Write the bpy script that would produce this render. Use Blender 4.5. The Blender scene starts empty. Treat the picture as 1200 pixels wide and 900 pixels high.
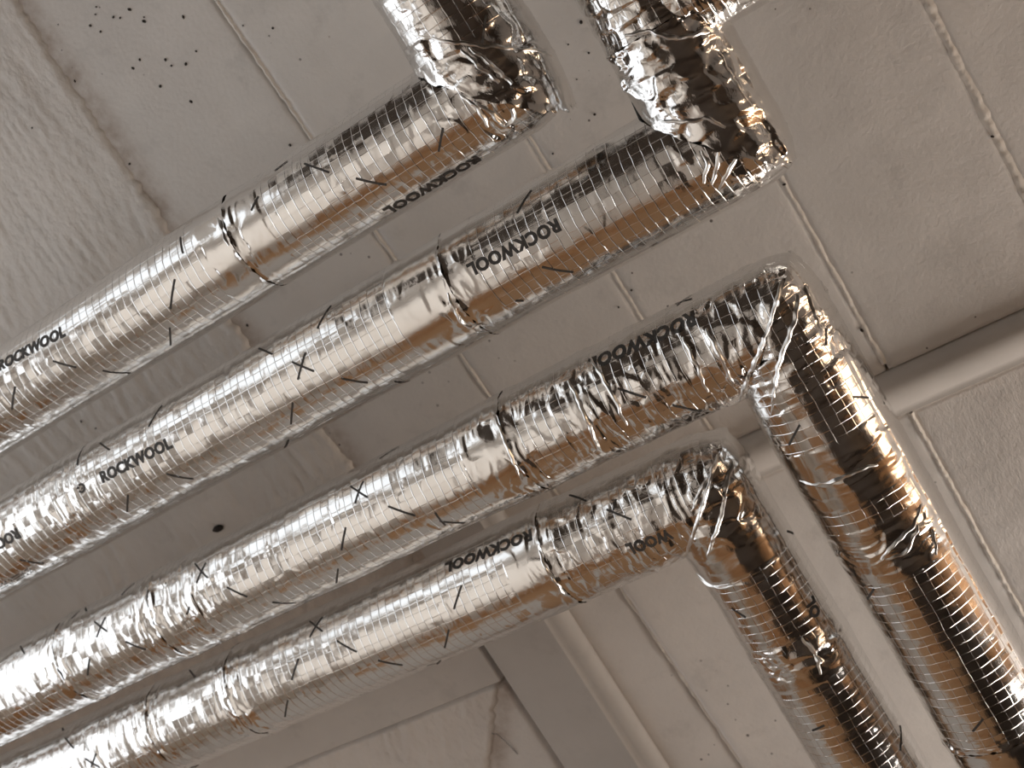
import bpy, bmesh, math, random
import numpy as np
from mathutils import Matrix, Vector

# ---------------------------------------------------------------- camera, world, light, exposure
scene = bpy.context.scene
COL = scene.collection
CAM_Z = 1.45                       # camera 1.45 m above the floor, looking up
R = ((0.81807609, 0.51982269, 0.24604041),      # camera right in world axes
     (-0.42261985, 0.83352794, -0.35584214),    # camera down
     (-0.39005638, 0.18712439, 0.90157667))     # camera forward
cam_data = bpy.data.cameras.new('camera')
cam = bpy.data.objects.new('camera', cam_data)
COL.objects.link(cam)
cam_data.sensor_width = 36.0
cam_data.lens = 36.0 * 1438.61 / 1200.0
cam_data.clip_start = 0.02
cam_data.dof.use_dof = True
cam_data.dof.focus_distance = 1.23
cam_data.dof.aperture_fstop = 7.0
M = Matrix.Identity(4)
for k in range(3):
    M[k][0] = R[0][k]; M[k][1] = -R[1][k]; M[k][2] = -R[2][k]
M[2][3] = CAM_Z
cam.matrix_world = M
scene.camera = cam

world = bpy.data.worlds.new('world'); scene.world = world
world.use_nodes = True
world.node_tree.nodes['Background'].inputs['Color'].default_value = (0.86, 0.93, 1.0, 1)
world.node_tree.nodes['Background'].inputs['Strength'].default_value = 0.35

XL, XR, YB, YF = -3.4, 3.6, -2.3, 2.15          # inner faces of the four walls
ZC = CAM_Z + 1.4309                             # underside of the ceiling boards

def area(name, loc, rot, sx, sy, radiance, color):
    d = bpy.data.lights.new(name, 'AREA')
    d.shape = 'RECTANGLE'; d.size = sx; d.size_y = sy
    d.energy = radiance * sx * sy * math.pi
    d.color = color
    o = bpy.data.objects.new(name, d)
    o.location = loc; o.rotation_euler = rot
    COL.objects.link(o)
    return o
# window openings and one added fill opening: (wall coordinate range, height range)
W1 = (-1.9, 0.75, 0.5, 2.52)       # in the left wall (y range, z range)
W2 = (-3.2, -2.1, 0.9, 2.42)       # in the back wall (x range, z range)
W3 = (1.25, 2.05, 1.1, 2.74)         # in the right wall (y range, z range)
W_FILL = (0.2, 1.7, 2.1, 2.72)           # added unseen fill opening high in the front wall (x range, z range)
HP = math.pi / 2
area('window_daylight_left', (XL - 0.02, (W1[0]+W1[1])/2, (W1[2]+W1[3])/2), (0, -HP, 0), W1[3]-W1[2], W1[1]-W1[0], 1.1, (0.97, 0.98, 1.0))
area('window_daylight_back', ((W2[0]+W2[1])/2, YB - 0.02, (W2[2]+W2[3])/2), (HP, 0, 0), W2[1]-W2[0], W2[3]-W2[2], 0.7, (0.96, 0.98, 1.0))
area('added_fill_front', ((W_FILL[0]+W_FILL[1])/2, YF + 0.02, (W_FILL[2]+W_FILL[3])/2), (-HP, 0, 0), W_FILL[1]-W_FILL[0], W_FILL[3]-W_FILL[2], 9.0, (1.0, 0.91, 0.83))  # added to brighten the right ceiling from where the foil cannot mirror it
area('window_daylight_right', (XR + 0.02, (W3[0]+W3[1])/2, (W3[2]+W3[3])/2), (0, HP, 0), W3[3]-W3[2], W3[1]-W3[0], 4.0, (1.0, 0.69, 0.42))

sun_d = bpy.data.lights.new('sun', 'SUN'); sun_d.energy = 1.9; sun_d.angle = math.radians(1.5); sun_d.color = (1.0, .965, .92)
sun = bpy.data.objects.new('sun', sun_d); COL.objects.link(sun)
sun.rotation_euler = Vector((.62, .16, -.76)).to_track_quat('-Z', 'Y').to_euler()
scene.view_settings.view_transform = 'Standard'
scene.cycles.diffuse_bounces = 8; scene.cycles.glossy_bounces = 8; scene.cycles.max_bounces = 16
scene.view_settings.look = 'None'
scene.view_settings.exposure = 0.32
scene.view_settings.gamma = 1.0
scene.view_settings.use_curve_mapping = False

# ---------------------------------------------------------------- helpers
def new_mat(name):
    m = bpy.data.materials.new(name); m.use_nodes = True
    nt = m.node_tree; b = nt.nodes['Principled BSDF']
    return m, nt, b
def N(nt, typ, **kw):
    n = nt.nodes.new(typ)
    for k, v in kw.items():
        if k.startswith('i_'): n.inputs[int(k[2:])].default_value = v
        else: setattr(n, k, v)
    return n
def math_node(nt, op, a, b=None, c=None):
    n = nt.nodes.new('ShaderNodeMath'); n.operation = op
    for i, v in enumerate((a, b, c)):
        if v is None: continue
        if isinstance(v, (int, float)): n.inputs[i].default_value = v
        else: nt.links.new(v, n.inputs[i])
    return n.outputs[0]
def mapr(nt, v, a, b, c, d, smooth=False):
    n = nt.nodes.new('ShaderNodeMapRange')
    if smooth: n.interpolation_type = 'SMOOTHSTEP'
    nt.links.new(v, n.inputs['Value'])
    for k, x in zip(('From Min', 'From Max', 'To Min', 'To Max'), (a, b, c, d)): n.inputs[k].default_value = x
    return n.outputs['Result']
def mixc(nt, f, a, b):
    n = nt.nodes.new('ShaderNodeMix'); n.data_type = 'RGBA'
    for idx, v in ((0, f), (6, a), (7, b)):
        if isinstance(v, (int, float)): n.inputs[idx].default_value = v
        elif isinstance(v, tuple): n.inputs[idx].default_value = v
        else: nt.links.new(v, n.inputs[idx])
    return n.outputs[2]
def noise(nt, vec, scale, detail=2.0, rough=0.5):
    n = nt.nodes.new('ShaderNodeTexNoise')
    n.inputs['Scale'].default_value = scale; n.inputs['Detail'].default_value = detail; n.inputs['Roughness'].default_value = rough
    if vec is not None: nt.links.new(vec, n.inputs['Vector'])
    return n.outputs['Fac']
def bump(nt, height, strength, dist, normal=None):
    n = nt.nodes.new('ShaderNodeBump')
    n.inputs['Strength'].default_value = strength; n.inputs['Distance'].default_value = dist
    nt.links.new(height, n.inputs['Height'])
    if normal is not None: nt.links.new(normal, n.inputs['Normal'])
    return n.outputs['Normal']
def objco(nt):
    return nt.nodes.new('ShaderNodeTexCoord').outputs['Object']

def link(name, me, mat=None, parent=None, smooth=True):
    if mat is not None: me.materials.append(mat)
    if smooth and len(me.polygons): me.polygons.foreach_set('use_smooth', np.ones(len(me.polygons), bool))
    o = bpy.data.objects.new(name, me); COL.objects.link(o)
    if parent is not None: o.parent = parent
    return o
def grid_mesh(name, P, uv=None, attr=None, wrap=False, flip=False):
    """P: (n, m, 3) grid of points."""
    n, m = P.shape[:2]
    me = bpy.data.meshes.new(name)
    a = np.arange(n * m).reshape(n, m)
    b = np.concatenate([a, a[:, :1]], 1) if wrap else a
    q = np.stack([b[:-1, :-1], b[1:, :-1], b[1:, 1:], b[:-1, 1:]], -1).reshape(-1, 4)
    if flip: q = q[:, ::-1]
    nf = len(q)
    me.vertices.add(n * m); me.vertices.foreach_set('co', P.reshape(-1).astype(np.float32))
    me.loops.add(nf * 4); me.loops.foreach_set('vertex_index', np.ascontiguousarray(q).reshape(-1).astype(np.int32))
    me.polygons.add(nf); me.polygons.foreach_set('loop_start', np.arange(0, nf * 4, 4, dtype=np.int32))
    if uv is not None:
        l = me.uv_layers.new(name='UVMap')
        l.data.foreach_set('uv', uv.reshape(-1, 2)[q.reshape(-1)].reshape(-1).astype(np.float32))
    for k, v in (attr or {}).items():
        at = me.attributes.new(k, 'FLOAT', 'POINT'); at.data.foreach_set('value', v.reshape(-1).astype(np.float32))
    me.update(calc_edges=True); me.validate()
    return me
def box_bm(bm, x0, x1, y0, y1, z0, z1, bev=0.0):
    r = bmesh.ops.create_cube(bm, size=1.0, matrix=Matrix.Translation(((x0+x1)/2, (y0+y1)/2, (z0+z1)/2)) @ Matrix.Diagonal((x1-x0, y1-y0, z1-z0, 1)))
    if bev:
        es = list({e for v in r['verts'] for e in v.link_edges})
        bmesh.ops.bevel(bm, geom=es, offset=bev, segments=2, affect='EDGES', profile=0.5)
def bm_obj(name, bm, mat, parent=None, smooth=False):
    me = bpy.data.meshes.new(name); bm.to_mesh(me); bm.free()
    return link(name, me, mat, parent, smooth)
def struct(o):
    o['kind'] = 'structure'; return o

# ---- numpy noise
def _h(ix, iy, seed):
    x = (ix.astype(np.int64) * 374761393 + iy.astype(np.int64) * 668265263 + seed * 974711) & 0xffffffff
    x = ((x ^ (x >> 13)) * 1274126177) & 0xffffffff
    x = ((x ^ (x >> 16)) * 2246822519) & 0xffffffff
    return ((x ^ (x >> 15)) & 0xffffff) / float(0xffffff)
def vnoise(x, y, seed):
    ix = np.floor(x); iy = np.floor(y); fx = x - ix; fy = y - iy
    g = 0.0
    ux = fx*fx*fx*(fx*(fx*6-15)+10); uy = fy*fy*fy*(fy*(fy*6-15)+10)
    def corner(dx, dy):
        a = _h(ix+dx, iy+dy, seed) * 2*np.pi
        return np.cos(a)*(fx-dx) + np.sin(a)*(fy-dy)
    a0 = corner(0, 0)*(1-ux) + corner(1, 0)*ux
    a1 = corner(0, 1)*(1-ux) + corner(1, 1)*ux
    return (a0*(1-uy) + a1*uy) * 1.5
def facets(x, y, seed, k=11.0):
    """crumpled foil: randomly tilted flats that meet in creases (unit cells)."""
    ix = np.floor(x); iy = np.floor(y)
    acc = np.zeros_like(x); ws = np.zeros_like(x) + 1e-9
    for dx in (-1, 0, 1):
        for dy in (-1, 0, 1):
            cx = ix+dx; cy = iy+dy
            px = cx + .15 + .7*_h(cx, cy, seed); py = cy + .15 + .7*_h(cx, cy, seed+1)
            gx = _h(cx, cy, seed+2)*2-1; gy = _h(cx, cy, seed+3)*2-1; c = (_h(cx, cy, seed+4)-.5)*.5
            w = np.exp(-k*((x-px)**2 + (y-py)**2))
            acc += w*(gx*(x-px)+gy*(y-py)+c); ws += w
    return acc/ws
def sstep(a, b, x):
    t = np.clip((x-a)/(b-a), 0, 1); return t*t*(3-2*t)

# ---------------------------------------------------------------- materials
def foil_material():
    m, nt, b = new_mat('aluminium_foil')
    L = nt.links
    uv = nt.nodes.new('ShaderNodeUVMap'); uv.uv_map = 'UVMap'
    nz = nt.nodes.new('ShaderNodeTexNoise'); nz.inputs['Scale'].default_value = 55; nz.inputs['Detail'].default_value = 1
    L.new(uv.outputs[0], nz.inputs['Vector'])
    off = nt.nodes.new('ShaderNodeVectorMath'); off.operation = 'MULTIPLY_ADD'
    L.new(nz.outputs['Color'], off.inputs[0]); off.inputs[1].default_value = (.0030, .0030, 0); L.new(uv.outputs[0], off.inputs[2])
    sp = nt.nodes.new('ShaderNodeSeparateXYZ'); L.new(off.outputs[0], sp.inputs[0])
    pu, pv = 0.0112, 0.0122
    cu = math_node(nt, 'DIVIDE', sp.outputs[0], pu); cv = math_node(nt, 'DIVIDE', sp.outputs[1], pv)
    fu = math_node(nt, 'FRACT', cu); fv = math_node(nt, 'FRACT', cv)
    au = math_node(nt, 'ABSOLUTE', math_node(nt, 'SUBTRACT', fu, .5)); av = math_node(nt, 'ABSOLUTE', math_node(nt, 'SUBTRACT', fv, .5))
    lu = mapr(nt, au, .5-.055, .5, 0, 1, True); lv = mapr(nt, av, .5-.05, .5, 0, .6, True)
    line = math_node(nt, 'MAXIMUM', lu, lv)
    # every cell of the scrim grid sits at a slightly different tilt
    comb = nt.nodes.new('ShaderNodeCombineXYZ')
    L.new(math_node(nt, 'FLOOR', cu), comb.inputs[0]); L.new(math_node(nt, 'FLOOR', cv), comb.inputs[1])
    wn = nt.nodes.new('ShaderNodeTexWhiteNoise'); wn.noise_dimensions = '2D'; L.new(comb.outputs[0], wn.inputs['Vector'])
    sc = nt.nodes.new('ShaderNodeSeparateColor'); L.new(wn.outputs['Color'], sc.inputs[0])
    t1 = math_node(nt, 'MULTIPLY', math_node(nt, 'SUBTRACT', sc.outputs[0], .5), math_node(nt, 'SUBTRACT', fu, .5))
    t2 = math_node(nt, 'MULTIPLY', math_node(nt, 'SUBTRACT', sc.outputs[1], .5), math_node(nt, 'SUBTRACT', fv, .5))
    tilt = math_node(nt, 'MULTIPLY', math_node(nt, 'ADD', t1, t2), .0011)
    at = nt.nodes.new('ShaderNodeAttribute'); at.attribute_name = 'scrim'
    h = math_node(nt, 'MULTIPLY', math_node(nt, 'ADD', math_node(nt, 'MULTIPLY', line, .00016), tilt), at.outputs['Fac'])
    # fine crinkle between the threads
    n1 = noise(nt, uv.outputs[0], 150, 3, .55)
    h = math_node(nt, 'ADD', h, math_node(nt, 'MULTIPLY', n1, .00011))
    st = nt.nodes.new('ShaderNodeMapping'); st.inputs['Scale'].default_value = (70, 1300, 1); L.new(uv.outputs[0], st.inputs['Vector'])
    n3 = noise(nt, st.outputs[0], 1.0, 2, .6)
    h = math_node(nt, 'ADD', h, math_node(nt, 'MULTIPLY', n3, .00006))
    vo = nt.nodes.new('ShaderNodeTexVoronoi'); vo.feature = 'DISTANCE_TO_EDGE'; vo.inputs['Scale'].default_value = 120
    L.new(off.outputs[0], vo.inputs['Vector'])
    cr = mapr(nt, vo.outputs['Distance'], 0, .12, 1, 0)
    at2 = nt.nodes.new('ShaderNodeAttribute'); at2.attribute_name = 'crumple'
    h = math_node(nt, 'ADD', h, math_node(nt, 'MULTIPLY', cr, math_node(nt, 'MULTIPLY', at2.outputs['Fac'], .00005)))
    L.new(bump(nt, h, 1.0, 1.0), b.inputs['Normal'])
    b.inputs['Metallic'].default_value = 1.0
    b.inputs['Base Color'].default_value = (.84, .835, .825, 1)
    n2 = noise(nt, uv.outputs[0], 14, 3, .6)
    L.new(mapr(nt, n2, .3, .7, .07, .17), b.inputs['Roughness'])
    return m
FOIL = foil_material()

def fold_material():
    m, nt, b = new_mat('folded_foil')
    b.inputs['Metallic'].default_value = 1.0; b.inputs['Base Color'].default_value = (.82, .81, .79, 1); b.inputs['Roughness'].default_value = .30
    nt.links.new(bump(nt, noise(nt, objco(nt), 300, 2), .5, .0005), b.inputs['Normal'])
    return m
FOLDM = fold_material()

def plain(name, col, rough=.6, var=.12, scale=30, bmp=0.0, bscale=200):
    m, nt, b = new_mat(name)
    co = objco(nt)
    f = mapr(nt, noise(nt, co, scale, 4, .6), .3, .7, 0, 1)
    lo = tuple(c*(1-var) for c in col)+(1,); hi = tuple(min(1, c*(1+var)) for c in col)+(1,)
    nt.links.new(mixc(nt, f, lo, hi), b.inputs['Base Color'])
    b.inputs['Roughness'].default_value = rough
    if bmp: nt.links.new(bump(nt, noise(nt, co, bscale, 3), .7, bmp), b.inputs['Normal'])
    return m
INK = plain('black_print', (.075, .07, .065), .6, .3, 400)
WOOL = plain('mineral_wool', (.16, .10, .05), .95, .35, 120, .002, 500)
BLACK = plain('black_tape', (.03, .03, .03), .5)
WOODDARK = plain('dark_timber', (.055, .036, .024), .55, .35, 6)
TAN = plain('tan_chipboard', (.50, .29, .145), .7, .12, 25)
GREYW = plain('grey_plaster', (.42, .38, .34), .8, .1, 8)
FRAME = plain('white_frame', (.75, .74, .72), .4)

def paint_material(name, col, stain_shade=False, bumps=((160, .0006), (900, .0002)), specks=True, stretch=1.0):
    m, nt, b = new_mat(name); L = nt.links
    co = objco(nt)
    f = mapr(nt, noise(nt, co, 7, 4, .6), .3, .7, 0, 1)
    c = mixc(nt, f, tuple(x*.93 for x in col)+(1,), tuple(min(1, x*1.05) for x in col)+(1,))
    sm = mapr(nt, noise(nt, co, 16, 5, .68), .56, .74, 0, .35)
    c = mixc(nt, sm, c, tuple(x*.62 for x in col)+(1,))
    if stain_shade:
        at = nt.nodes.new('ShaderNodeAttribute'); at.attribute_name = 'stain_shade'
        fs = math_node(nt, 'MULTIPLY', at.outputs['Fac'], mapr(nt, noise(nt, co, 45, 4, .65), .3, .62, .25, 1))
        c = mixc(nt, fs, c, (.30, .19, .12, 1))
    if specks:
        vo = nt.nodes.new('ShaderNodeTexVoronoi'); vo.inputs['Scale'].default_value = 62; L.new(co, vo.inputs['Vector'])
        sc = nt.nodes.new('ShaderNodeSeparateColor'); L.new(vo.outputs['Color'], sc.inputs[0])
        rad = mapr(nt, sc.outputs[0], .55, 1, 0, .13)
        near = math_node(nt, 'LESS_THAN', vo.outputs['Distance'], rad)
        clus = mapr(nt, noise(nt, co, 5, 2), .42, .58, 0, .85)
        c = mixc(nt, math_node(nt, 'MULTIPLY', near, clus), c, (.07, .055, .045, 1))
    L.new(c, b.inputs['Base Color'])
    b.inputs['Roughness'].default_value = .62
    mp = nt.nodes.new('ShaderNodeMapping'); mp.inputs['Scale'].default_value = (1, 1/stretch, 1); L.new(co, mp.inputs['Vector'])
    nrm = None
    for s, d in bumps: nrm = bump(nt, noise(nt, mp.outputs[0], s, 3, .55), 1.0, d, nrm)
    L.new(nrm, b.inputs['Normal'])
    return m
BOARD = paint_material('painted_board', (.82, .785, .75), stain_shade=True)
BOARDR = paint_material('rough_painted_board', (.81, .77, .735), bumps=((170, .0010), (600, .0006)), specks=False, stretch=2.2)
PLASTER = paint_material('rough_painted_plaster', (.82, .775, .73), bumps=((120, .0016), (600, .0005)), specks=False, stretch=1.6)
TRIM = paint_material('smooth_trim_paint', (.70, .665, .63), bumps=((60, .0002),), specks=False)
BEAMM = paint_material('smooth_grey_beam_paint', (.62, .595, .57), bumps=((50, .0002),), specks=False)
BEADC = paint_material('filler', (.80, .75, .69), bumps=((300, .0006),), specks=False)

# ---------------------------------------------------------------- room shell
def wall(name, mat, axis, at, thick, u0, u1, hole=None):
    """axis 'x': wall plane at x = at spanning y; 'y': plane at y = at spanning x; a hole is left for a window."""
    bm = bmesh.new()
    def b(a0, a1, z0, z1):
        t0, t1 = min(at, at+thick), max(at, at+thick)
        if axis == 'x': box_bm(bm, t0, t1, a0, a1, z0, z1)
        else: box_bm(bm, a0, a1, t0, t1, z0, z1)
    H = ZC + .06
    if hole is None: b(u0, u1, 0, H)
    else:
        h0, h1, z0, z1 = hole
        b(u0, h0, 0, H); b(h1, u1, 0, H); b(h0, h1, 0, z0); b(h0, h1, z1, H)
    return struct(bm_obj(name, bm, mat))
def wall_material(name, rules):
    """pale plaster with sheets of other cladding: rules are (colour, test) pairs, test(x, y, z) -> mask socket."""
    m, nt, b = new_mat(name)
    co = objco(nt); sp = nt.nodes.new('ShaderNodeSeparateXYZ'); nt.links.new(co, sp.inputs[0])
    f = mapr(nt, noise(nt, co, 20, 4, .6), .3, .7, 0, 1)
    shade = {'tan': ((.45, .26, .13, 1), (.55, .33, .17, 1)), 'dark': ((.034, .024, .016, 1), (.060, .042, .029, 1)), 'pale': ((.61, .58, .54, 1), (.70, .67, .63, 1))}
    c = mixc(nt, f, *shade['pale'])
    for key, test in rules:
        k = 1
        for axis, op, v in test:
            t = math_node(nt, op, sp.outputs[axis], v)
            k = t if k == 1 else math_node(nt, 'MULTIPLY', k, t)
        c = mixc(nt, k, c, mixc(nt, f, *shade[key]))
    nt.links.new(c, b.inputs['Base Color']); b.inputs['Roughness'].default_value = .7
    return m
G, Ls = 'GREATER_THAN', 'LESS_THAN'
wall('wall_left', wall_material('left_wall_cladding', [('tan', [(1, G, .76), (2, G, 1.2)])]), 'x', XL, -.15, YB-.15, YF+.15, W1)
wall('wall_right', GREYW, 'x', XR, .15, YB-.15, YF+.15, W3)
wall('wall_back', wall_material('back_wall_cladding', [('dark', [(0, G, -1.75)])]), 'y', YB, -.15, XL, XR, W2)
wall('wall_front', wall_material('front_wall_cladding', [('tan', [(0, G, -2.45), (2, Ls, 1.35)]), ('tan', [(0, G, -1.45)]), ('dark', [(0, G, -.2), (0, Ls, 2.05)])]), 'y', YF, .15, XL, XR, W_FILL)
def window(name, axis, at, thick, hole):
    h0, h1, z0, z1 = hole; bm = bmesh.new()
    def b(a0, a1, c0, c1):
        t0, t1 = sorted((at + thick*.45, at + thick*.8))
        if axis == 'x': box_bm(bm, t0, t1, a0, a1, c0, c1)
        else: box_bm(bm, a0, a1, t0, t1, c0, c1)
    for a0, a1, c0, c1 in ((h0, h0+.05, z0, z1), (h1-.05, h1, z0, z1), (h0+.05, h1-.05, z0, z0+.05), (h0+.05, h1-.05, z1-.05, z1)): b(a0, a1, c0, c1)
    return struct(bm_obj(name, bm, FRAME))
window('window_1', 'x', XL, -.15, W1); window('window_2', 'y', YB, -.15, W2); window('window_3', 'x', XR, .15, W3); window('added_fill_frame', 'y', YF, .15, W_FILL)  # the last one frames the added fill opening

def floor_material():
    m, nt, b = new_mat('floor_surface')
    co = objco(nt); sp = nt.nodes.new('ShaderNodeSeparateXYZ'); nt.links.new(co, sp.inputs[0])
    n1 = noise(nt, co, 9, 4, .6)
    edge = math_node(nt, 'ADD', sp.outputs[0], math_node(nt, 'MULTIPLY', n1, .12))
    pale = math_node(nt, 'LESS_THAN', edge, -.62)              # tones chosen for the foil to mirror: pale by the window, dark and planked beyond
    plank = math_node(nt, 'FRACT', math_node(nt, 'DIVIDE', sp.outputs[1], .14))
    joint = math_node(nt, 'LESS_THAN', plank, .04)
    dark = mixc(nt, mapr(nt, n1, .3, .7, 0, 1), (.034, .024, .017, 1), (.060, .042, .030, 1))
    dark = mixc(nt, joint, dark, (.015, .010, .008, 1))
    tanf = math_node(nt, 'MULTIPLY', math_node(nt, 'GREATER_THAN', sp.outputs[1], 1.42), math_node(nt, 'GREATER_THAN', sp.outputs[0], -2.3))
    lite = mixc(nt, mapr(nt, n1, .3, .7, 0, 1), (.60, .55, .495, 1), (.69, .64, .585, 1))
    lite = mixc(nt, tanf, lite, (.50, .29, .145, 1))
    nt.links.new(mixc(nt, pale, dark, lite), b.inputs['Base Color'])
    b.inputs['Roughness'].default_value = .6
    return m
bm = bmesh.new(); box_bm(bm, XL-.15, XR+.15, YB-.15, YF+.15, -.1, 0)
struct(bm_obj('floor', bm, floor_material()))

# ---------------------------------------------------------------- ceiling: slab, boards, plaster coat, joint filler, trims
bm = bmesh.new(); box_bm(bm, XL-.15, XR+.15, YB-.15, YF+.15, ZC+.06, ZC+.16)
CEIL = struct(bm_obj('ceiling', bm, WOODDARK))

def axis_pts(a, b, da, lo, hi, dense):
    """points from a to b: step da inside lo..hi, ten times coarser outside."""
    pts = [a]; x = a
    while x < b-1e-6:
        step = dense if lo-dense*8 <= x <= hi else da
        x = min(b, x+step); pts.append(x)
    return np.array(pts)
CS = 1.0916                        # the boards were measured on a plane a little lower: same view, true size
XLC, XRC, YBC, YFC = XL/CS, XR/CS, YB/CS, YF/CS
def board(name, xa, xb, y0, y1, z, mat, seed, dense=.006, amp=.0007, edge=.0012, stain_shade_x=None):
    """xa, xb: functions of y giving both long edges."""
    ys = axis_pts(y0, y1, .08, -.55, 1.15, dense)
    n = max(8, int(abs(xb(0)-xa(0))/dense)); n = min(n, 60)
    t = np.linspace(0, 1, n)
    Y = np.repeat(ys[:, None], n, 1)
    A = xa(ys)[:, None]; B = xb(ys)[:, None]
    ea = vnoise(ys/.03, ys*0+3, seed)[:, None]*edge; eb = vnoise(ys/.03, ys*0+9, seed+5)[:, None]*edge
    X = A+ea + (B+eb-A-ea)*t[None, :]
    Z = z + amp*vnoise(X/.05, Y/.09, seed+1) + amp*.5*vnoise(X/.016, Y/.03, seed+2)
    d = np.minimum(X-A, B-X)
    Z = Z + .0016*(1-sstep(0, .006, d))
    # fold up the rim so the board has thickness
    rim = np.stack([X, Y, Z], -1)
    up = lambda c: np.concatenate([c[..., :2], np.full(c.shape[:-1]+(1,), ZC+.06)], -1)
    G = np.concatenate([up(rim[:, :1]), rim, up(rim[:, -1:])], 1)
    G = np.concatenate([up(G[:1]), G, up(G[-1:])], 0)
    stain_shade = np.zeros(G.shape[:2])
    if stain_shade_x is not None: stain_shade = np.exp(-((G[..., 0]-stain_shade_x(G[..., 1]))/.017)**2)*.55  # brown joint dirt and the plaster edge's shadow, painted as one band
    me = grid_mesh(name, G, attr={'stain_shade': stain_shade}, flip=True)
    return link(name, me, mat, CEIL)
s0 = lambda y: y*0 - 1.10
s2 = lambda y: -.6135 + .045*np.clip(y, -.6, 1.3)
cst = lambda c: (lambda y: y*0 + c)
s3 = lambda y: -.3955 + .02*np.clip(y, -.6, 1.3)
s1 = lambda y: -.843 + .03*sstep(.0, .3, y) - .78*np.clip(y-.625, 0, .6)
G_ = .0015
edges = [s0, s2, s3, cst(-.1805), cst(.0215), cst(.24), cst(.46), cst(.68), cst(.90), cst(1.12), cst(1.34), cst(1.56), cst(1.78), cst(2.0), cst(2.22), cst(2.44), cst(2.66), cst(2.88), cst(3.10), cst(3.32), cst(XRC)]
for i in range(len(edges)-1):
    a, b_ = edges[i], edges[i+1]
    aa = (lambda f: (lambda y: f(y)+G_))(a); bb = (lambda f: (lambda y: f(y)-G_))(b_)
    st = (lambda y: s1(y)+.006) if i == 0 else None
    dn = .006 if i < 5 else .03
    if i == 0:
        board('ceiling_board', aa, bb, YBC, .448, ZC, BOARD, 11, dn, stain_shade_x=st)
        board('ceiling_board', aa, cst(-.8035), .625, YFC, ZC, BOARD, 21, dn, stain_shade_x=lambda y: s1(y)+.012)
        board('ceiling_board', cst(-.672), bb, .448, YFC, ZC+.001, BOARD, 22, dn)
    else:
        board('ceiling_board', aa, bb, YBC, .450, ZC, BOARD, 11+i*7, dn)
        board('ceiling_board', aa, bb, .503, YFC, ZC-.003, BOARDR if i >= 3 else BOARD, 12+i*7, dn)

# rough plaster coat left of the first joint, with trowel ridges and a ragged edge
def plaster(name, y0, y1, seed):
    ys = axis_pts(y0, y1, .06, -.55, 1.15, .0034)
    xsn = np.concatenate([np.linspace(0, .55, 30)[:-1], np.linspace(.55, 1, 250)])
    Xe = s1(ys) + .006*vnoise(ys/.035, ys*0+1, 5) + .004*vnoise(ys/.009, ys*0+4, 6)
    X = XLC + (Xe[:, None]-XLC)*xsn[None, :]
    Y = np.repeat(ys[:, None], X.shape[1], 1)
    wx = X + .02*vnoise(X/.14, Y/.14, 31) + .25*(Y+.1)*.6*vnoise(X/.5, Y/.5, 30)
    r1 = (1-np.abs(vnoise(wx/.012, Y/.075, 32)))**2
    r2 = (1-np.abs(vnoise(wx/.022+7, Y/.12, 33)))**2
    m = .45 + .55*sstep(-.25, .35, vnoise(X/.12, Y/.16, 34))
    low = vnoise(X/.2, Y/.2, 35)
    z = ZC - .0035 - m*(.0027*r1 + .0023*r2) + .003*low - .0006*vnoise(X/.006, Y/.01, 36)
    d = Xe[:, None]-X
    z = z + .0045*(1-sstep(0, .007, d))
    rim = np.stack([X, Y, z], -1)
    up = lambda c: np.concatenate([c[..., :2], np.full(c.shape[:-1]+(1,), ZC+.05)], -1)
    G = np.concatenate([up(rim[:, :1]), rim, up(rim[:, -1:])], 1)
    G = np.concatenate([up(G[:1]), G, up(G[-1:])], 0)
    o = link(name, grid_mesh(name, G, attr={'stain_shade': np.zeros(G.shape[:2])}, flip=True), PLASTER, CEIL)
    o['label'] = 'rough trowelled plaster left of the first ceiling joint'
    return o
plaster('plaster_coat', YBC, .455, 1)
plaster('plaster_coat', .622, YFC, 2)

# raised lines of filler along the joints between boards
def bead(xf, y0, y1, seed, w=.0030, h=.0012, z=ZC):
    ys = np.arange(y0, y1, .0025)
    prof = np.linspace(-1, 1, 7)
    wig = .0013*vnoise(ys/.03, ys*0, seed) + .0009*vnoise(ys/.009, ys*0, seed+1)
    ww = w*(1+.45*vnoise(ys/.02, ys*0+2, seed+2)); hh = h*np.clip(.75+.9*vnoise(ys/.045, ys*0+5, seed+3)+.8*vnoise(ys/.007, ys*0+5, seed+4), .02, 2)
    X = (xf(ys)+wig)[:, None] + ww[:, None]*prof[None, :]
    Z = z + .002 - (hh[:, None]+.002)*(1-np.abs(prof[None, :]))**.8
    P = np.stack([X, np.repeat(ys[:, None], 7, 1), Z], -1)
    return link('joint_filler', grid_mesh('joint_filler', P, flip=True), BEADC, CEIL)
bead(s2, -.5, .445, 51); bead(s2, .505, 1.1, 52, h=.0024)
bead(s3, -.5, .445, 53, w=.0036, h=.0011); bead(s3, .505, 1.1, 54)
bead(cst(-.1805), -.4, .445, 55, w=.0036, h=.0011); bead(cst(-.1805), .505, 1.1, 56, w=.0034, h=.0026, z=ZC-.003)
bead(cst(.0215), -.3, .445, 57, w=.0065, h=.0019); bead(cst(.0215), .505, 1.1, 58, z=ZC-.003)

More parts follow.
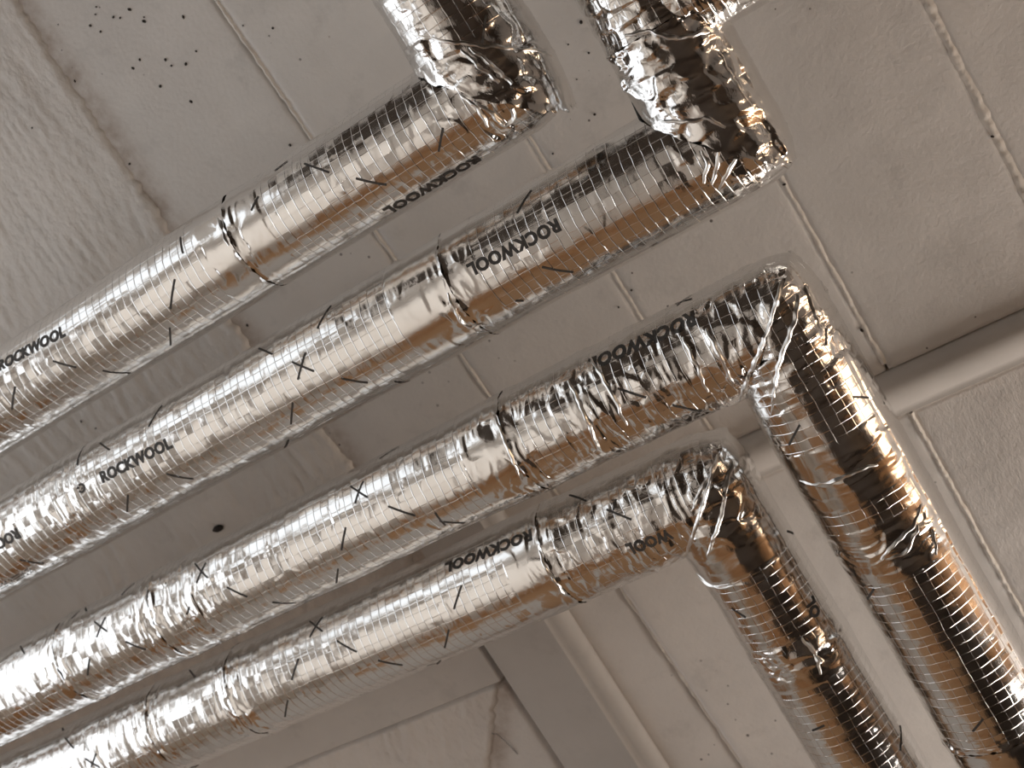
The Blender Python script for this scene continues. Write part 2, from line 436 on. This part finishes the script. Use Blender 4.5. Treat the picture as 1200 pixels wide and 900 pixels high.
# half-round moulding above the pipes, plain trim left of the beam, smooth beam with a rounded bead on its right side
def profile_bar(name, prof, a0, a1, along, mat, closed=True):
    n = 2; P = []
    for a in (a0, a1): P.append([(a, u, z) if along == 'x' else (u, a, z) for u, z in prof])
    P = np.array(P, float)
    bm = bmesh.new()
    vs = [[bm.verts.new(p) for p in row] for row in P]
    k = len(prof)
    for i in range(k):
        bm.faces.new((vs[0][i], vs[0][(i+1) % k], vs[1][(i+1) % k], vs[1][i]))
    bm.faces.new(vs[0]); bm.faces.new(vs[1])
    bmesh.ops.recalc_face_normals(bm, faces=bm.faces)
    o = bm_obj(name, bm, mat, None, True)
    for e in o.data.edges: pass
    return struct(o)
half = [(.4515, ZC+.06), (.4515, ZC+.004)] + [(.4515 + .0500*t, ZC + .002 - .017*math.sin(math.pi*min(1, t*1.12)**.62 * .78)) for t in np.linspace(0, 1, 18)] + [(.5015, ZC+.06)]
m1 = profile_bar('trim_1', half, -.662, XRC, 'x', TRIM)
m1['label'] = 'rounded moulding across the ceiling boards behind the foil pipes'
bm = bmesh.new(); box_bm(bm, XLC, -.8005, .458, .616, ZC-.008, ZC+.06, .002); m2 = struct(bm_obj('trim_2', bm, TRIM))
BZ = ZC-.024
qr = [(-.7845, ZC+.06), (-.7845, BZ+.002), (-.7825, BZ), (-.6915, BZ), (-.690, BZ+.0015)] + [(-.690+.024*math.sin(a), BZ+.004+.022*(1-math.cos(a))) for a in np.linspace(.12, HP, 9)] + [(-.666, ZC+.06)]
m3 = profile_bar('trim_3', qr, .40, YFC, 'y', BEAMM)
for o in (m1, m3):
    md = o.modifiers.new('edge_split', 'EDGE_SPLIT'); md.split_angle = math.radians(32)

# pits and chips in the paint
PITM = plain('pit_shadow', (.035, .028, .023), .9)
PIT = [-0.7591,-0.3461,-0.7656,-0.3402,-0.7244,-0.3217,-0.7407,-0.3207,-0.714,-0.3055,-0.717,-0.3019,-0.7794,-0.3341,-0.763,-0.2683,-0.7492,-0.2713,-0.7209,-0.2544,-0.7186,-0.2452,-0.7015,-0.2373,-0.7226,-0.2004,-0.7456,-0.2343,-0.8488,-0.3031,-0.8386,-0.2959,-0.9224,-0.2818,-0.8393,-0.1832,-0.6448,-0.0977,-0.7724,-0.322,-0.7476,-0.326,-0.6716,-0.2799,-0.6141,-0.2343,-0.5847,-0.2133,-0.6814,-0.242,-0.1838,0.3967,-0.1802,0.576,0.0187,0.2727,-0.1809,0.2157,-0.574,0.6763,-0.5519,0.6696,-1.0359,0.2621,-0.3054,-0.0254,-0.291,-0.0067,-0.2819,-0.0376,-0.3163,0.0101,-0.3185,0.0514,-0.3995,0.0807,-0.3805,0.0645,-0.3884,-0.0093,-0.4057,0.2498,-0.3827,0.2394,-0.827,0.0532,-0.8114,0.2396,-1.1197,0.0489,-1.1065,0.0664]
rnd = random.Random(4)
for i in range(0, len(PIT), 2):
    x, y = PIT[i], PIT[i+1]
    bm = bmesh.new()
    r = rnd.uniform(.0011, .0022); st = rnd.uniform(.8, 1.7)
    if (x, y) == (-1.0359, .2621): r, st = .006, 2.0
    bmesh.ops.create_icosphere(bm, subdivisions=1, radius=1.0)
    bmesh.ops.scale(bm, vec=(r*(st if r > .004 else 1), r*(1 if r > .004 else st), .0012), verts=bm.verts)
    o = bm_obj('pit', bm, PITM, CEIL, True)
    o.location = (x, y, ZC-.0006 - (.006 if x < -.86 else 0)); o.rotation_euler = (0, 0, rnd.uniform(0, 3))

for o in list(CEIL.children) + [m1, m2, m3]:
    if o.name.startswith('pit'): o.location.x *= CS; o.location.y *= CS
    else: o.data.transform(Matrix.Diagonal((CS, CS, 1, 1)))

# ---------------------------------------------------------------- the pipes
PIPES = {
 1: dict(y=-.0253, x=-.3631, z=CAM_Z+1.2109-.0048, rr=.0573, rl=.0638, sg=1),
 2: dict(y=.1330, x=-.1967, z=CAM_Z+1.2109+.0041, rr=.0606, rl=.0580, sg=1),
 3: dict(y=.3137, x=-.2434, z=CAM_Z+1.2109-.0050, rr=.0593, rl=.0622, sg=-1),
 4: dict(y=.4552, x=-.3959, z=CAM_Z+1.2109+.0057, rr=.0611, rl=.0569, sg=-1)}
# per run: joints, ranges of plain tape without scrim, crumpled places (w, sigma, tilt, wrinkle), base tilt
SEG = {
 (1,'r'): dict(joints=[.3216], tape=[(.275,.368)], bumps=[(0,.05,.22,.6),(.3216,.03,.08,.3),(.70,.05,.05,.1)], base=.022, wr=.08, end=3.0, dense=.80),
 (1,'l'): dict(joints=[], tape=[(-.1,.05)], bumps=[(-.01,.035,.30,.8),(.06,.08,.12,.4)], base=.10, wr=.25, end=2.26, dense=.20),
 (2,'r'): dict(joints=[.3051], tape=[(.268,.378)], bumps=[(0,.04,.14,.4),(.3051,.03,.10,.5),(.90,.03,.12,.6),(.84,.02,.06,.2)], base=.028, wr=.10, end=3.18, dense=1.12),
 (2,'l'): dict(joints=[.126], tape=[(-.1,.126)], bumps=[(0,.07,.28,.8),(.126,.035,.35,.9)], base=.14, wr=.25, end=2.42, dense=.28),
 (3,'r'): dict(joints=[.2948,.8307,1.0039], tape=[(.28,.352),(.19,.214),(.815,.85),(.995,1.02)], bumps=[(0,.07,.28,.7),(.13,.07,.14,.6),(.2016,.03,.20,.7),(.2948,.035,.18,.8),(.8307,.026,.20,.9),(.76,.03,.12,.5),(1.0039,.03,.14,.6)], base=.03, wr=.12, end=3.13, dense=1.24),
 (3,'l'): dict(joints=[.5106], tape=[(.125,.195),(.222,.287),(.505,.56)], bumps=[(0,.055,.36,1.0),(.161,.02,.10,.4),(.25,.025,.22,.7),(.5106,.02,.12,.4)], base=.018, wr=.05, end=1.83, dense=.62),
 (4,'r'): dict(joints=[.1826,.6609,.8034], tape=[(.17,.235),(.64,.675),(.79,.82)], bumps=[(0,.06,.30,.9),(.09,.06,.14,.5),(.1826,.03,.12,.6),(.6609,.024,.20,.8),(.8034,.024,.20,.8),(.90,.05,.10,.4)], base=.022, wr=.10, end=2.98, dense=1.15),
 (4,'l'): dict(joints=[], tape=[(-.1,.085),(.188,.235)], bumps=[(0,.045,.28,.8),(.2027,.022,.30,.9)], base=.03, wr=.08, end=1.69, dense=.46),
 (2,'b'): dict(joints=[], tape=[], bumps=[(0,.06,.25,.7)], base=.10, wr=.2, end=3.78, dense=.22),
}
def radius(k):
    return PIPES[k[0]]['rr'] if k[1] == 'r' else PIPES[k[0]]['rl']
def disp(k, w, t):
    """displacement of the jacket surface, and crumple and scrim masks, at axial w and arc t (metres)."""
    S = SEG[k]; sd = k[0]*100 + ord(k[1])
    tilt = np.full_like(w, S['base']); wr = np.full_like(w, S['wr'])
    for w0, sg, a, b in S['bumps']:
        e = np.exp(-((w-w0)/sg)**2); tilt += .85*a*e; wr += b*e
    patch = vnoise(w/.05, t/.04, sd+1)
    tilt = tilt*(.55 + .9*sstep(-.35, .5, patch))
    tilt = tilt*(1-.62*sstep(.95, 1.3, np.abs(t/radius(k))))
    h = .0011*vnoise(w/.16, t/.10, sd+2) + .0004*vnoise(w/.05, t/.09, sd+3)
    ww = w + .004*vnoise(w/.03, t/.03, sd+4); tt = t + .004*vnoise(w/.03+5, t/.03, sd+5)
    h += tilt*.020*facets(ww/.018, tt/.027, sd+6, 16.)*.6
    h += np.clip(tilt-.05,0,1)*.009*facets(ww/.0085, tt/.011, sd+12, 16.)*.35
    ridge = np.clip(1-np.abs(vnoise(ww/.010, tt/.055, sd+20))*2.2, 0, 1)**2
    h += .0011*wr*ridge*sstep(-.1, .4, vnoise(w/.04, t/.05, sd+21)+.15)
    # longitudinal lap of the jacket
    lap = 1.05*radius(k)
    h += .0007*sstep(0, .0015, t-lap-.0012*vnoise(w/.05, w*0, sd+22))*sstep(.05, .03, t-lap) if True else 0
    lap2 = -.55*radius(k)
    h += .0005*np.exp(-((t-lap2-.0015*vnoise(w/.07, w*0+3, sd+23))/.0010)**2)*sstep(-.2, .2, vnoise(w/.12, w*0+8, sd+24))
    scrim = np.ones_like(w)
    for a, b in S['tape']:
        wob = .0012*vnoise(t/.02, w*0, sd+25)
        m = sstep(a-.001, a+.001, w+wob)*sstep(b+.001, b-.001, w+wob)
        scrim *= 1-m; h += .0004*m
    return h, tilt, scrim
def r_at(k, w):
    """jacket radius along w: run and leg of the mitred corners meet at a common radius."""
    r = radius(k); P = PIPES[k[0]]
    if P['sg'] == 1: return w*0 + r
    return r + ((P['rr']+P['rl'])/2 - r)*(1-sstep(0, .06, w))
def wstart(k, th):
    P = PIPES[k[0]]; r = radius(k) if P['sg'] == 1 else (P['rr']+P['rl'])/2
    if k[1] == 'b': return th*0
    if k[1] == 'r': return -P['sg']*r*np.sin(th)
    return -r*np.sin(th)
def place(k, w, th, rad):
    P = PIPES[k[0]]
    s, c = rad*np.sin(th), -rad*np.cos(th)
    if k[1] == 'r': return np.stack([P['x']-w, P['y']+s, P['z']+c], -1)
    if k[1] == 'b': return np.stack([P['x']+w, -.0180+s, P['z']+c], -1)
    return np.stack([P['x']+s, P['y']+w*(-1 if P['sg'] == 1 else 1), P['z']+c], -1)
def surf(k, w, t, lift=0.0):
    h, _, _ = disp(k, w, t); r = radius(k)
    return place(k, w, t/r, r_at(k, w-wstart(k, t/r))+h+lift)
TH = np.concatenate([np.linspace(-math.pi, -1.95, 14)[:-1], np.linspace(-1.95, 1.95, 142), np.linspace(1.95, math.pi, 14)[1:-1]])
def ws_pts(a, b, dense_to):
    pts = []
    if a < dense_to: pts.append(np.linspace(a, min(b, dense_to), max(3, int((min(b, dense_to)-a)/.00145))))
    if b > dense_to: pts.append(np.linspace(max(a, dense_to), b, max(3, int((b-max(a, dense_to))/.012))))
    return np.unique(np.concatenate(pts))
def jacket(k, a, b, first, last, root, name='foil_jacket'):
    S = SEG[k]; r = radius(k); sd = k[0]*10 + ord(k[1])
    w = ws_pts(a, b, S['dense'])
    Wn = np.repeat(w[:, None], len(TH), 1); T = np.repeat(TH[None, :], len(w), 0)
    W = Wn.copy()
    if first and k[1] != 'b':
        W = W + wstart(k, T)*(1-sstep(0, .13, Wn))
        if PIPES[k[0]]['sg'] == -1: W -= .002*(1-sstep(0, .02, Wn))
        if k[1] == 'l' and PIPES[k[0]]['sg'] == 1:      # the leg's foil laps over the run with a torn edge
            W -= (.004 + .006*np.clip(vnoise(T*r/.012, T*0+3, sd), -.6, 1))*(1-sstep(0, .03, Wn))
    lip = np.zeros_like(W)
    for side, at in ((0, a), (1, b)):
        if (side == 0 and first) or (side == 1 and last): continue
        gap = .0003 + .0019*np.clip(vnoise(T*r/.022, T*0+round(at*100), sd+3), 0, 1) + .0014*np.clip(vnoise(T*r/.006, T*0+5, sd+4), -.4, 1)
        e = 1-sstep(0, .012, np.abs(Wn-at))
        W += (gap if side == 0 else -gap)*e
        lip += (.0016*np.clip(.4+vnoise(T*r/.02, T*0+round(at*90)+side*7, sd+5), 0, 1.3))*(1-sstep(0, .004, np.abs(Wn-at)))
    if first and k[1] != 'b':
        out = np.clip(-wstart(k, T)/r, 0, 1); press = .011*out**3*np.clip(1-Wn/.045, 0, 1)**2
        W += press*out
    h, tl, scr = disp(k, W, T*r)
    if k[1] == 'l' and PIPES[k[0]]['sg'] == 1 and first: lip += .0020*(1-sstep(0, .010, Wn))*(.6+vnoise(T*r/.015, T*0, sd+9))
    if first and k[1] != 'b':                             # the outer tip of each corner is pressed round
        lip -= press
    P = place(k, W, T, r_at(k, Wn)+h+lip)
    uv = np.stack([W, T*r], -1)
    # handedness differs between runs and legs
    flip = (k[1] == 'r') ^ False
    if k[1] == 'l' and PIPES[k[0]]['sg'] == -1: flip = False
    if k[1] == 'l' and PIPES[k[0]]['sg'] == 1: flip = True
    if k[1] == 'r': flip = False
    if k[1] == 'b': flip = True
    me = grid_mesh(name, P, uv, {'scrim': scr, 'crumple': tl*4}, wrap=True, flip=flip)
    return link(name, me, FOIL, root)
def core(k, root):
    S = SEG[k]; r = radius(k)-.0035
    th = np.linspace(-math.pi, math.pi, 33)[:-1]
    w = np.array([.085, .13, S['end']]); Wn = np.repeat(w[:, None], 32, 1); T = np.repeat(th[None, :], 3, 0)
    W = Wn
    return link('mineral_wool', grid_mesh('mineral_wool', place(k, W, T, r), wrap=True), WOOL, root)

# printing on the jackets
def text_mesh(s):
    cu = bpy.data.curves.new('lettering', 'FONT'); cu.body = s; cu.size = 1; cu.offset = .05; cu.resolution_u = 3; cu.space_character = 1.06
    o = bpy.data.objects.new('lettering', cu); COL.objects.link(o)
    dg = bpy.context.evaluated_depsgraph_get()
    me = bpy.data.meshes.new_from_object(o.evaluated_get(dg))
    bpy.data.objects.remove(o); bpy.data.curves.remove(cu)
    bm = bmesh.new(); bm.from_mesh(me); bpy.data.meshes.remove(me)
    bmesh.ops.triangulate(bm, faces=bm.faces)
    for _ in range(3):
        es = [e for e in bm.edges if e.calc_length() > .10]
        if es: bmesh.ops.subdivide_edges(bm, edges=es, cuts=1); bmesh.ops.triangulate(bm, faces=bm.faces)
    return bm
def on_surface(name, bm, k, root, mat, lift=.00045):
    co = np.array([v.co[:] for v in bm.verts])
    P = surf(k, co[:, 0], co[:, 1], lift)
    for v, p in zip(bm.verts, P): v.co = p
    return bm_obj(name, bm, mat, root, False)
def lettering(s, k, w0, th0, w1, th1, height, rot, root):
    """text from (w0, th0) (first letter) to (w1, th1) (last letter)."""
    bm = text_mesh(s); r = radius(k)
    xs = [v.co.x for v in bm.verts]; x0, x1 = min(xs), max(xs)
    ys = [v.co.y for v in bm.verts]; y0, y1 = min(ys), max(ys)
    a = np.array([w0, th0*r]); b = np.array([w1, th1*r]); d = b-a
    n = np.array([-d[1], d[0]])/np.linalg.norm(d)
    if (n[1] > 0) != rot: n = -n            # upright letters point towards smaller arc, turned ones the other way
    for v in bm.verts:
        q = a + d*((v.co.x-x0)/(x1-x0)) + n*(((v.co.y-y0)/(y1-y0)-.5)*height)
        v.co = (q[0], q[1], 0)
    return on_surface('lettering', bm, k, root, INK)
def dash(k, w0, th0, w1, th1, root):
    r = radius(k); a = np.array([w0, th0*r]); b = np.array([w1, th1*r]); d = b-a; Ld = np.linalg.norm(d)
    if Ld < .003: return
    n = np.array([-d[1], d[0]])/Ld*.00115
    bm = bmesh.new(); m = 14
    rows = []
    for i in range(m+1):
        p = a + d*i/m
        rows.append((bm.verts.new((p[0]+n[0], p[1]+n[1], 0)), bm.verts.new((p[0]-n[0], p[1]-n[1], 0))))
    for i in range(m): bm.faces.new((rows[i][0], rows[i+1][0], rows[i+1][1], rows[i][1]))
    on_surface('printed_dash', bm, k, root, INK, .0005)
def fold(k, height, pts, root, seed):
    """a standing fold of foil along a path of (w, theta)."""
    r = radius(k); q = np.array([(a, b*r) for a, b in pts])
    seg = np.linalg.norm(np.diff(q, axis=0), axis=1); cum = np.concatenate([[0], np.cumsum(seg)])
    m = max(6, int(cum[-1]/.0022)); s = np.linspace(0, cum[-1], m)
    w = np.interp(s, cum, q[:, 0]); t = np.interp(s, cum, q[:, 1])
    for _ in range(3):
        w[1:-1] = (w[:-2]+2*w[1:-1]+w[2:])/4; t[1:-1] = (t[:-2]+2*t[1:-1]+t[2:])/4
    dw, dt = np.gradient(w), np.gradient(t); L = np.hypot(dw, dt); nx, ny = -dt/L, dw/L
    jit = vnoise(s/.010, s*0, seed)*.0016; w = w+nx*jit; t = t+ny*jit
    env = np.sqrt(np.clip(np.sin(np.linspace(.04, .97, m)*np.pi), 0, 1))
    hh = height*.001*env*np.clip(.75+.8*vnoise(s/.012, s*0+4, seed+1), .15, 1.5)
    lean = .0018*vnoise(s/.016, s*0+9, seed+2)
    w = np.maximum(w, wstart(k, t/r)+.0015)
    rows = []
    for off, lf in ((-.0030, -.0004), (-.0012, .35), (0, 1.0), (.0009, .92), (.0014, .3), (.0032, -.0004)):
        o = off*(.5+.5*env); k2 = lf if lf > 0 else 0
        ww = w + nx*(o+lean*k2); tt = t + ny*(o+lean*k2)
        rows.append(surf(k, ww, tt, hh*k2 + (-.0006 if lf < 0 else 0)))
    P = np.stack(rows, 1)
    return link('foil_fold', grid_mesh('foil_fold', P), FOLDM, root)

DASH = {
 (1, 'r'): [(0.6056,-0.122,0.5852,0.235), (0.6721,-0.095,0.698,0.262), (0.564,0.6,0.5493,1.101), (0.4064,-0.183,0.4331,0.247), (0.453,0.567,0.4781,1.004), (0.2841,-0.49,0.2711,-0.676), (0.2065,-0.722,0.1824,-0.298), (0.247,-1.042,0.2293,-1.074), (0.1599,0.04,0.1375,0.434), (0.0526,0.109,0.0711,0.422), (0.384,-0.904,0.3835,-0.52)],
 (1, 'l'): [(0.0604,0.668,0.0401,0.407)],
 (2, 'r'): [(0.4525,-1.183,0.4715,-0.798), (0.56,-1.184,0.5376,-0.813), (0.5143,-0.462,0.4938,-0.111), (0.4938,-0.488,0.5169,-0.121), (0.5392,0.202,0.5622,0.582), (0.5869,0.961,0.6073,1.231), (0.4708,0.24,0.4509,0.588), (0.7135,-1.168,0.7329,-0.803), (0.8193,-1.135,0.7995,-0.799), (0.7367,0.211,0.7162,0.612), (0.8011,0.21,0.8234,0.539), (0.855,-1.438,0.8565,-0.882), (1.0015,0.298,0.9828,0.682), (0.4309,0.938,0.4241,1.302), (0.2085,0.248,0.1862,0.64), (0.255,0.584,0.2484,0.681), (0.1865,-1.099,0.2069,-0.779)],
 (3, 'r'): [(0.9626,-1.57,0.9519,-1.35), (0.9727,-1.541,0.9792,-1.339), (0.8716,-1.571,0.8843,-1.277), (0.7507,-1.081,0.73,-0.608), (0.7308,-0.956,0.7484,-0.617), (0.9279,-0.903,0.9067,-0.541), (0.9072,-0.87,0.9258,-0.523), (0.7068,-0.255,0.6886,0.103), (0.6679,0.467,0.6506,0.849), (0.8841,-0.167,0.8646,0.18), (0.9491,-0.177,0.9674,0.13), (0.77,-0.234,0.779,-0.115), (0.5642,0.441,0.5861,0.818), (1.0782,-1.294,1.0612,-0.971), (0.5018,-1.01,0.4804,-0.606), (0.4829,-0.977,0.4989,-0.614), (0.4592,-0.283,0.4354,0.107), (0.5214,-0.278,0.5422,0.09), (0.4165,0.436,0.3981,0.825), (0.4128,0.219,0.4161,0.61), (0.4391,-1.579,0.4631,-1.403), (0.1573,-0.354,0.1355,0.005), (0.0764,-1.605,0.0557,-1.4), (0.0571,-1.667,0.0737,-1.447), (0.1169,0.355,0.097,0.785)],
 (4, 'r'): [(0.5212,-1.262,0.4981,-0.867), (0.4996,-1.214,0.5187,-0.864), (0.7374,-1.543,0.7152,-1.152), (0.9892,-1.631,0.9776,-1.436), (0.9616,-1.121,0.9408,-0.772), (0.9232,-0.457,0.9052,-0.16), (0.9015,-0.461,0.9187,-0.235), (0.5408,-0.547,0.5617,-0.215), (0.5845,0.146,0.6087,0.517), (0.4792,-0.561,0.4588,-0.209), (0.4399,0.124,0.4195,0.484), (0.2932,-0.557,0.3143,-0.209), (0.3346,0.121,0.357,0.481), (0.3823,0.897,0.3965,1.114), (0.4036,0.912,0.3912,0.984), (0.1408,-1.491,0.1168,-1.088), (0.0945,-0.742,0.0716,-0.394), (0.0808,-0.849,0.0871,-0.675)],
 (3, 'l'): [(0.0934,-0.219,0.1109,-0.584), (0.0232,0.948,0.0365,0.782), (0.0952,0.758,0.1071,1.026), (0.2908,-0.565,0.3054,-0.857), (0.4671,0,0.4792,-0.268)],
 (4, 'l'): [(0.0762,1.346,0.0878,1.586), (0.1185,-0.56,0.1324,-0.355), (0.2836,-0.097,0.2874,-0.394), (0.3411,1.323,0.3592,0.958)],
}

FOLD = [
 (1,'r',2.5,[(0.3293,-0.774),(0.3259,-0.438),(0.3271,-0.164)]),
 (1,'r',3,[(0.0113,0),(0.0037,0.321),(0.0027,0.719),(-0.0111,0.678),(-0.0153,0.471)]),
 (1,'r',2,[(0.02,-0.185),(0.0109,0.121),(0.0155,0.533)]),
 (1,'l',1,[(0.0836,-0.506),(0.0611,-0.066),(0.0409,0.34),(0.0218,0.764),(-0.0025,1.426)]),
 (1,'l',3,[(0.046,0.092),(0.0209,0.222),(0.0012,0.328)]),
 (1,'l',3,[(0.0437,0.22),(0.0168,0.375),(-0.0057,0.485)]),
 (2,'r',2.5,[(0.3098,-0.153),(0.3129,0.146),(0.3167,0.431),(0.3134,0.628),(0.2993,0.658)]),
 (2,'r',1.5,[(0.0135,-0.14),(0.0134,0.073),(0.0275,0.324)]),
 (2,'r',1.5,[(0.0005,0.012),(0.0086,0.198),(0.0218,0.424)]),
 (2,'r',1.5,[(-0.0098,0.238),(0.0062,0.395),(0.0194,0.575)]),
 (2,'l',2.5,[(0.1347,-0.439),(0.1273,-0.042),(0.1093,0.244),(0.0975,0.786)]),
 (2,'l',2.5,[(0.051,-0.637),(0.0402,-0.284),(0.0313,0.106),(0.015,0.26)]),
 (2,'l',1.2,[(0.0776,0.799),(0.0474,0.765),(0.0188,0.815)]),
 (3,'r',4,[(0.3,-0.954),(0.2957,-0.511),(0.2972,-0.098),(0.3039,0.302)]),
 (3,'r',4,[(0.2054,-0.881),(0.202,-0.541),(0.2016,-0.125),(0.2076,0.297),(0.2123,0.65)]),
 (3,'r',2,[(0.1792,-1.309),(0.1686,-0.69),(0.1646,-0.248),(0.1701,0.349)]),
 (3,'r',1.5,[(0.0484,-0.596),(0.0483,-0.037),(0.0522,0.517)]),
 (3,'r',1.5,[(0.0742,-0.652),(0.073,-0.162),(0.0786,0.44)]),
 (3,'r',4,[(-0.0383,-0.732),(-0.0176,-0.279),(0.0113,0.12),(0.0441,0.631),(0.0635,1.106)]),
 (3,'l',4,[(-0.0212,0.806),(-0,0.482),(0.0197,0.097),(0.0445,-0.237),(0.0738,-0.587)]),
 (3,'l',2,[(-0.0227,1.031),(-0.0025,0.917),(0.0197,0.857)]),
 (3,'l',2.5,[(0.1543,-0.812),(0.1611,-0.459),(0.1608,-0.066),(0.1623,0.292),(0.1656,0.552)]),
 (3,'l',3.5,[(0.2296,0.901),(0.241,0.569),(0.2493,0.103),(0.2581,-0.159)]),
 (3,'l',3,[(0.2438,0.632),(0.2617,0.303),(0.2608,-0.091)]),
 (3,'l',2.5,[(0.2578,0.827),(0.2827,0.675)]),
 (4,'r',3.5,[(-0.0469,-0.837),(-0.0331,-0.455),(-0.0081,0.022),(0.0277,0.62),(0.0722,1.002)]),
 (4,'r',3,[(-0.0364,-0.668),(-0.0166,-0.173),(0.0033,0.118)]),
 (4,'r',2.5,[(-0.023,-0.526),(0.008,-0.1)]),
 (4,'r',3,[(0.1861,-0.561),(0.1865,-0.231),(0.1853,0.051),(0.1872,0.437)]),
 (4,'l',3,[(-0.0277,1.036),(-0.0112,0.63),(0.0138,0.278),(0.0484,-0.339)]),
 (4,'l',2,[(0.076,-1.144),(0.0867,-0.896),(0.0922,-0.517),(0.0911,-0.203)]),
 (4,'l',4,[(0.1789,0.404),(0.2011,0.471),(0.2259,0.361)]),
]

LABELS = {
 1: 'foil-wrapped pipe nearest the rough plaster, its leg topmost in the picture',
 2: 'second foil-wrapped pipe from the rough plaster, with a branch at the top edge',
 3: 'foil-wrapped pipe whose long leg glows gold beside the rounded ceiling moulding',
 4: 'foil-wrapped pipe passing over the smooth grey beam, lowest in the picture'}
ROOT = {}
for i in (1, 2, 3, 4):
    P = PIPES[i]
    root = bpy.data.objects.new('insulated_pipe', None); COL.objects.link(root)
    root['label'] = LABELS[i]; root['category'] = 'pipe'; root['group'] = 'foil-wrapped pipes under the ceiling'
    ROOT[i] = root
    for kind in ('r', 'l') + (('b',) if i == 2 else ()):
        k = (i, kind); S = SEG[k]
        cuts = [0.0 if kind != 'b' else .02] + S['joints'] + [S['end']]
        for j in range(len(cuts)-1):
            jacket(k, cuts[j], cuts[j+1], j == 0, j == len(cuts)-2, root)
        if kind != 'b': core(k, root)
    for kk, L in DASH.items():
        if kk[0] == i:
            for d in L: dash(kk, *d, root)
    for n_, (pi, kd, hgt, pts) in enumerate(FOLD):
        if pi == i: fold((pi, kd), hgt, pts, root, 300+n_*7)
HT = .0145
lettering('ROCKWOOL', (1,'r'), .686, -.68, .573, -.53, HT, False, ROOT[1])
lettering('ROCKWOOL', (1,'r'), .047, 1.05, .1625, .96, HT, True, ROOT[1])
lettering('ROCKWOOL', (2,'r'), .8218, -.35, .7066, -.28, HT, False, ROOT[2])
lettering('ROCKWOOL', (2,'r'), .170, -.235, .2785, -.30, HT, True, ROOT[2])
lettering('ROCKWOOL', (2,'r'), .9745, -.21, 1.088, -.20, HT, True, ROOT[2])
lettering('ROCKWOOL', (3,'r'), .0553, -.882, .1798, -1.0, HT*1.25, True, ROOT[3])
lettering('ROCKWOOL', (4,'r'), .190, -.90, .3118, -1.03, HT, True, ROOT[4])
lettering('WOOL', (4,'r'), .040, .135, .0925, .07, HT, True, ROOT[4])
lettering('OL', (4,'l'), .1700, .876, .1480, .94, HT, False, ROOT[4])
# worn round emblem before the second pipe's lettering and a row of fine print near its left end
bm = bmesh.new(); r = radius((2,'r'))
for a0, a1, q0, q1 in ((.4, 5.2, .0035, .0062), (1.2, 3.4, 0.0006, .0022), (5.5, 6.1, .0030, .0066)):
    m = 12; rows = []
    for i in range(m+1):
        a = a0+(a1-a0)*i/m
        rows.append([bm.verts.new((.8556+q*math.cos(a), -.367*r+q*math.sin(a), 0)) for q in (q0, (q0+q1)/2, q1)])
    for i in range(m):
        for j in range(2): bm.faces.new((rows[i][j], rows[i+1][j], rows[i+1][j+1], rows[i][j+1]))
on_surface('printed_emblem', bm, (2,'r'), ROOT[2], INK)
bm = bmesh.new(); rr_ = random.Random(8)
for row in range(3):
    for c in range(22):
        w = 1.008+c*.0032; t = .575*r + row*.0042
        if rr_.random() < .2: continue
        v = [bm.verts.new((w+dx, t+dy, 0)) for dx, dy in ((0, 0), (.0016, 0), (.0016, .0022), (0, .0022))]
        bm.faces.new(v)
o = on_surface('fine_print', bm, (2,'r'), ROOT[2], INK); o['kind'] = 'stuff'
# a sliver of black tape on the second pipe's leg
bm = bmesh.new(); box_bm(bm, -.0011, .0011, -.012, .012, -.004, .004, .0006)
o = bm_obj('tape_scrap', bm, BLACK, ROOT[2]); o.location = (-.2545, .066, PIPES[2]['z']-.012); o.rotation_euler = (0, 0, .12); o['label'] = 'black sliver of tape'

# thin bent wire stuck in the plaster left of the beam
wp = [Vector((x*CS, y*CS, ZC-d)) for x, y, d in ((-.8605, .6832, .003), (-.8535, .6865, .004), (-.849, .70, .004), (-.846, .726, .001))]
bm = bmesh.new(); prev = None
for p in wp:
    ring = [bm.verts.new(p + Vector((.0006*math.cos(a), .0004*math.cos(a), .0006*math.sin(a)))) for a in (0, HP, 2*HP, 3*HP)]
    if prev:
        for q in range(4): bm.faces.new((prev[q], prev[(q+1) % 4], ring[(q+1) % 4], ring[q]))
    prev = ring
o = bm_obj('wire_scrap', bm, BLACK, None, True)
o['label'] = 'thin bent dark wire stuck to the plaster left of the grey beam'; o['category'] = 'wire'
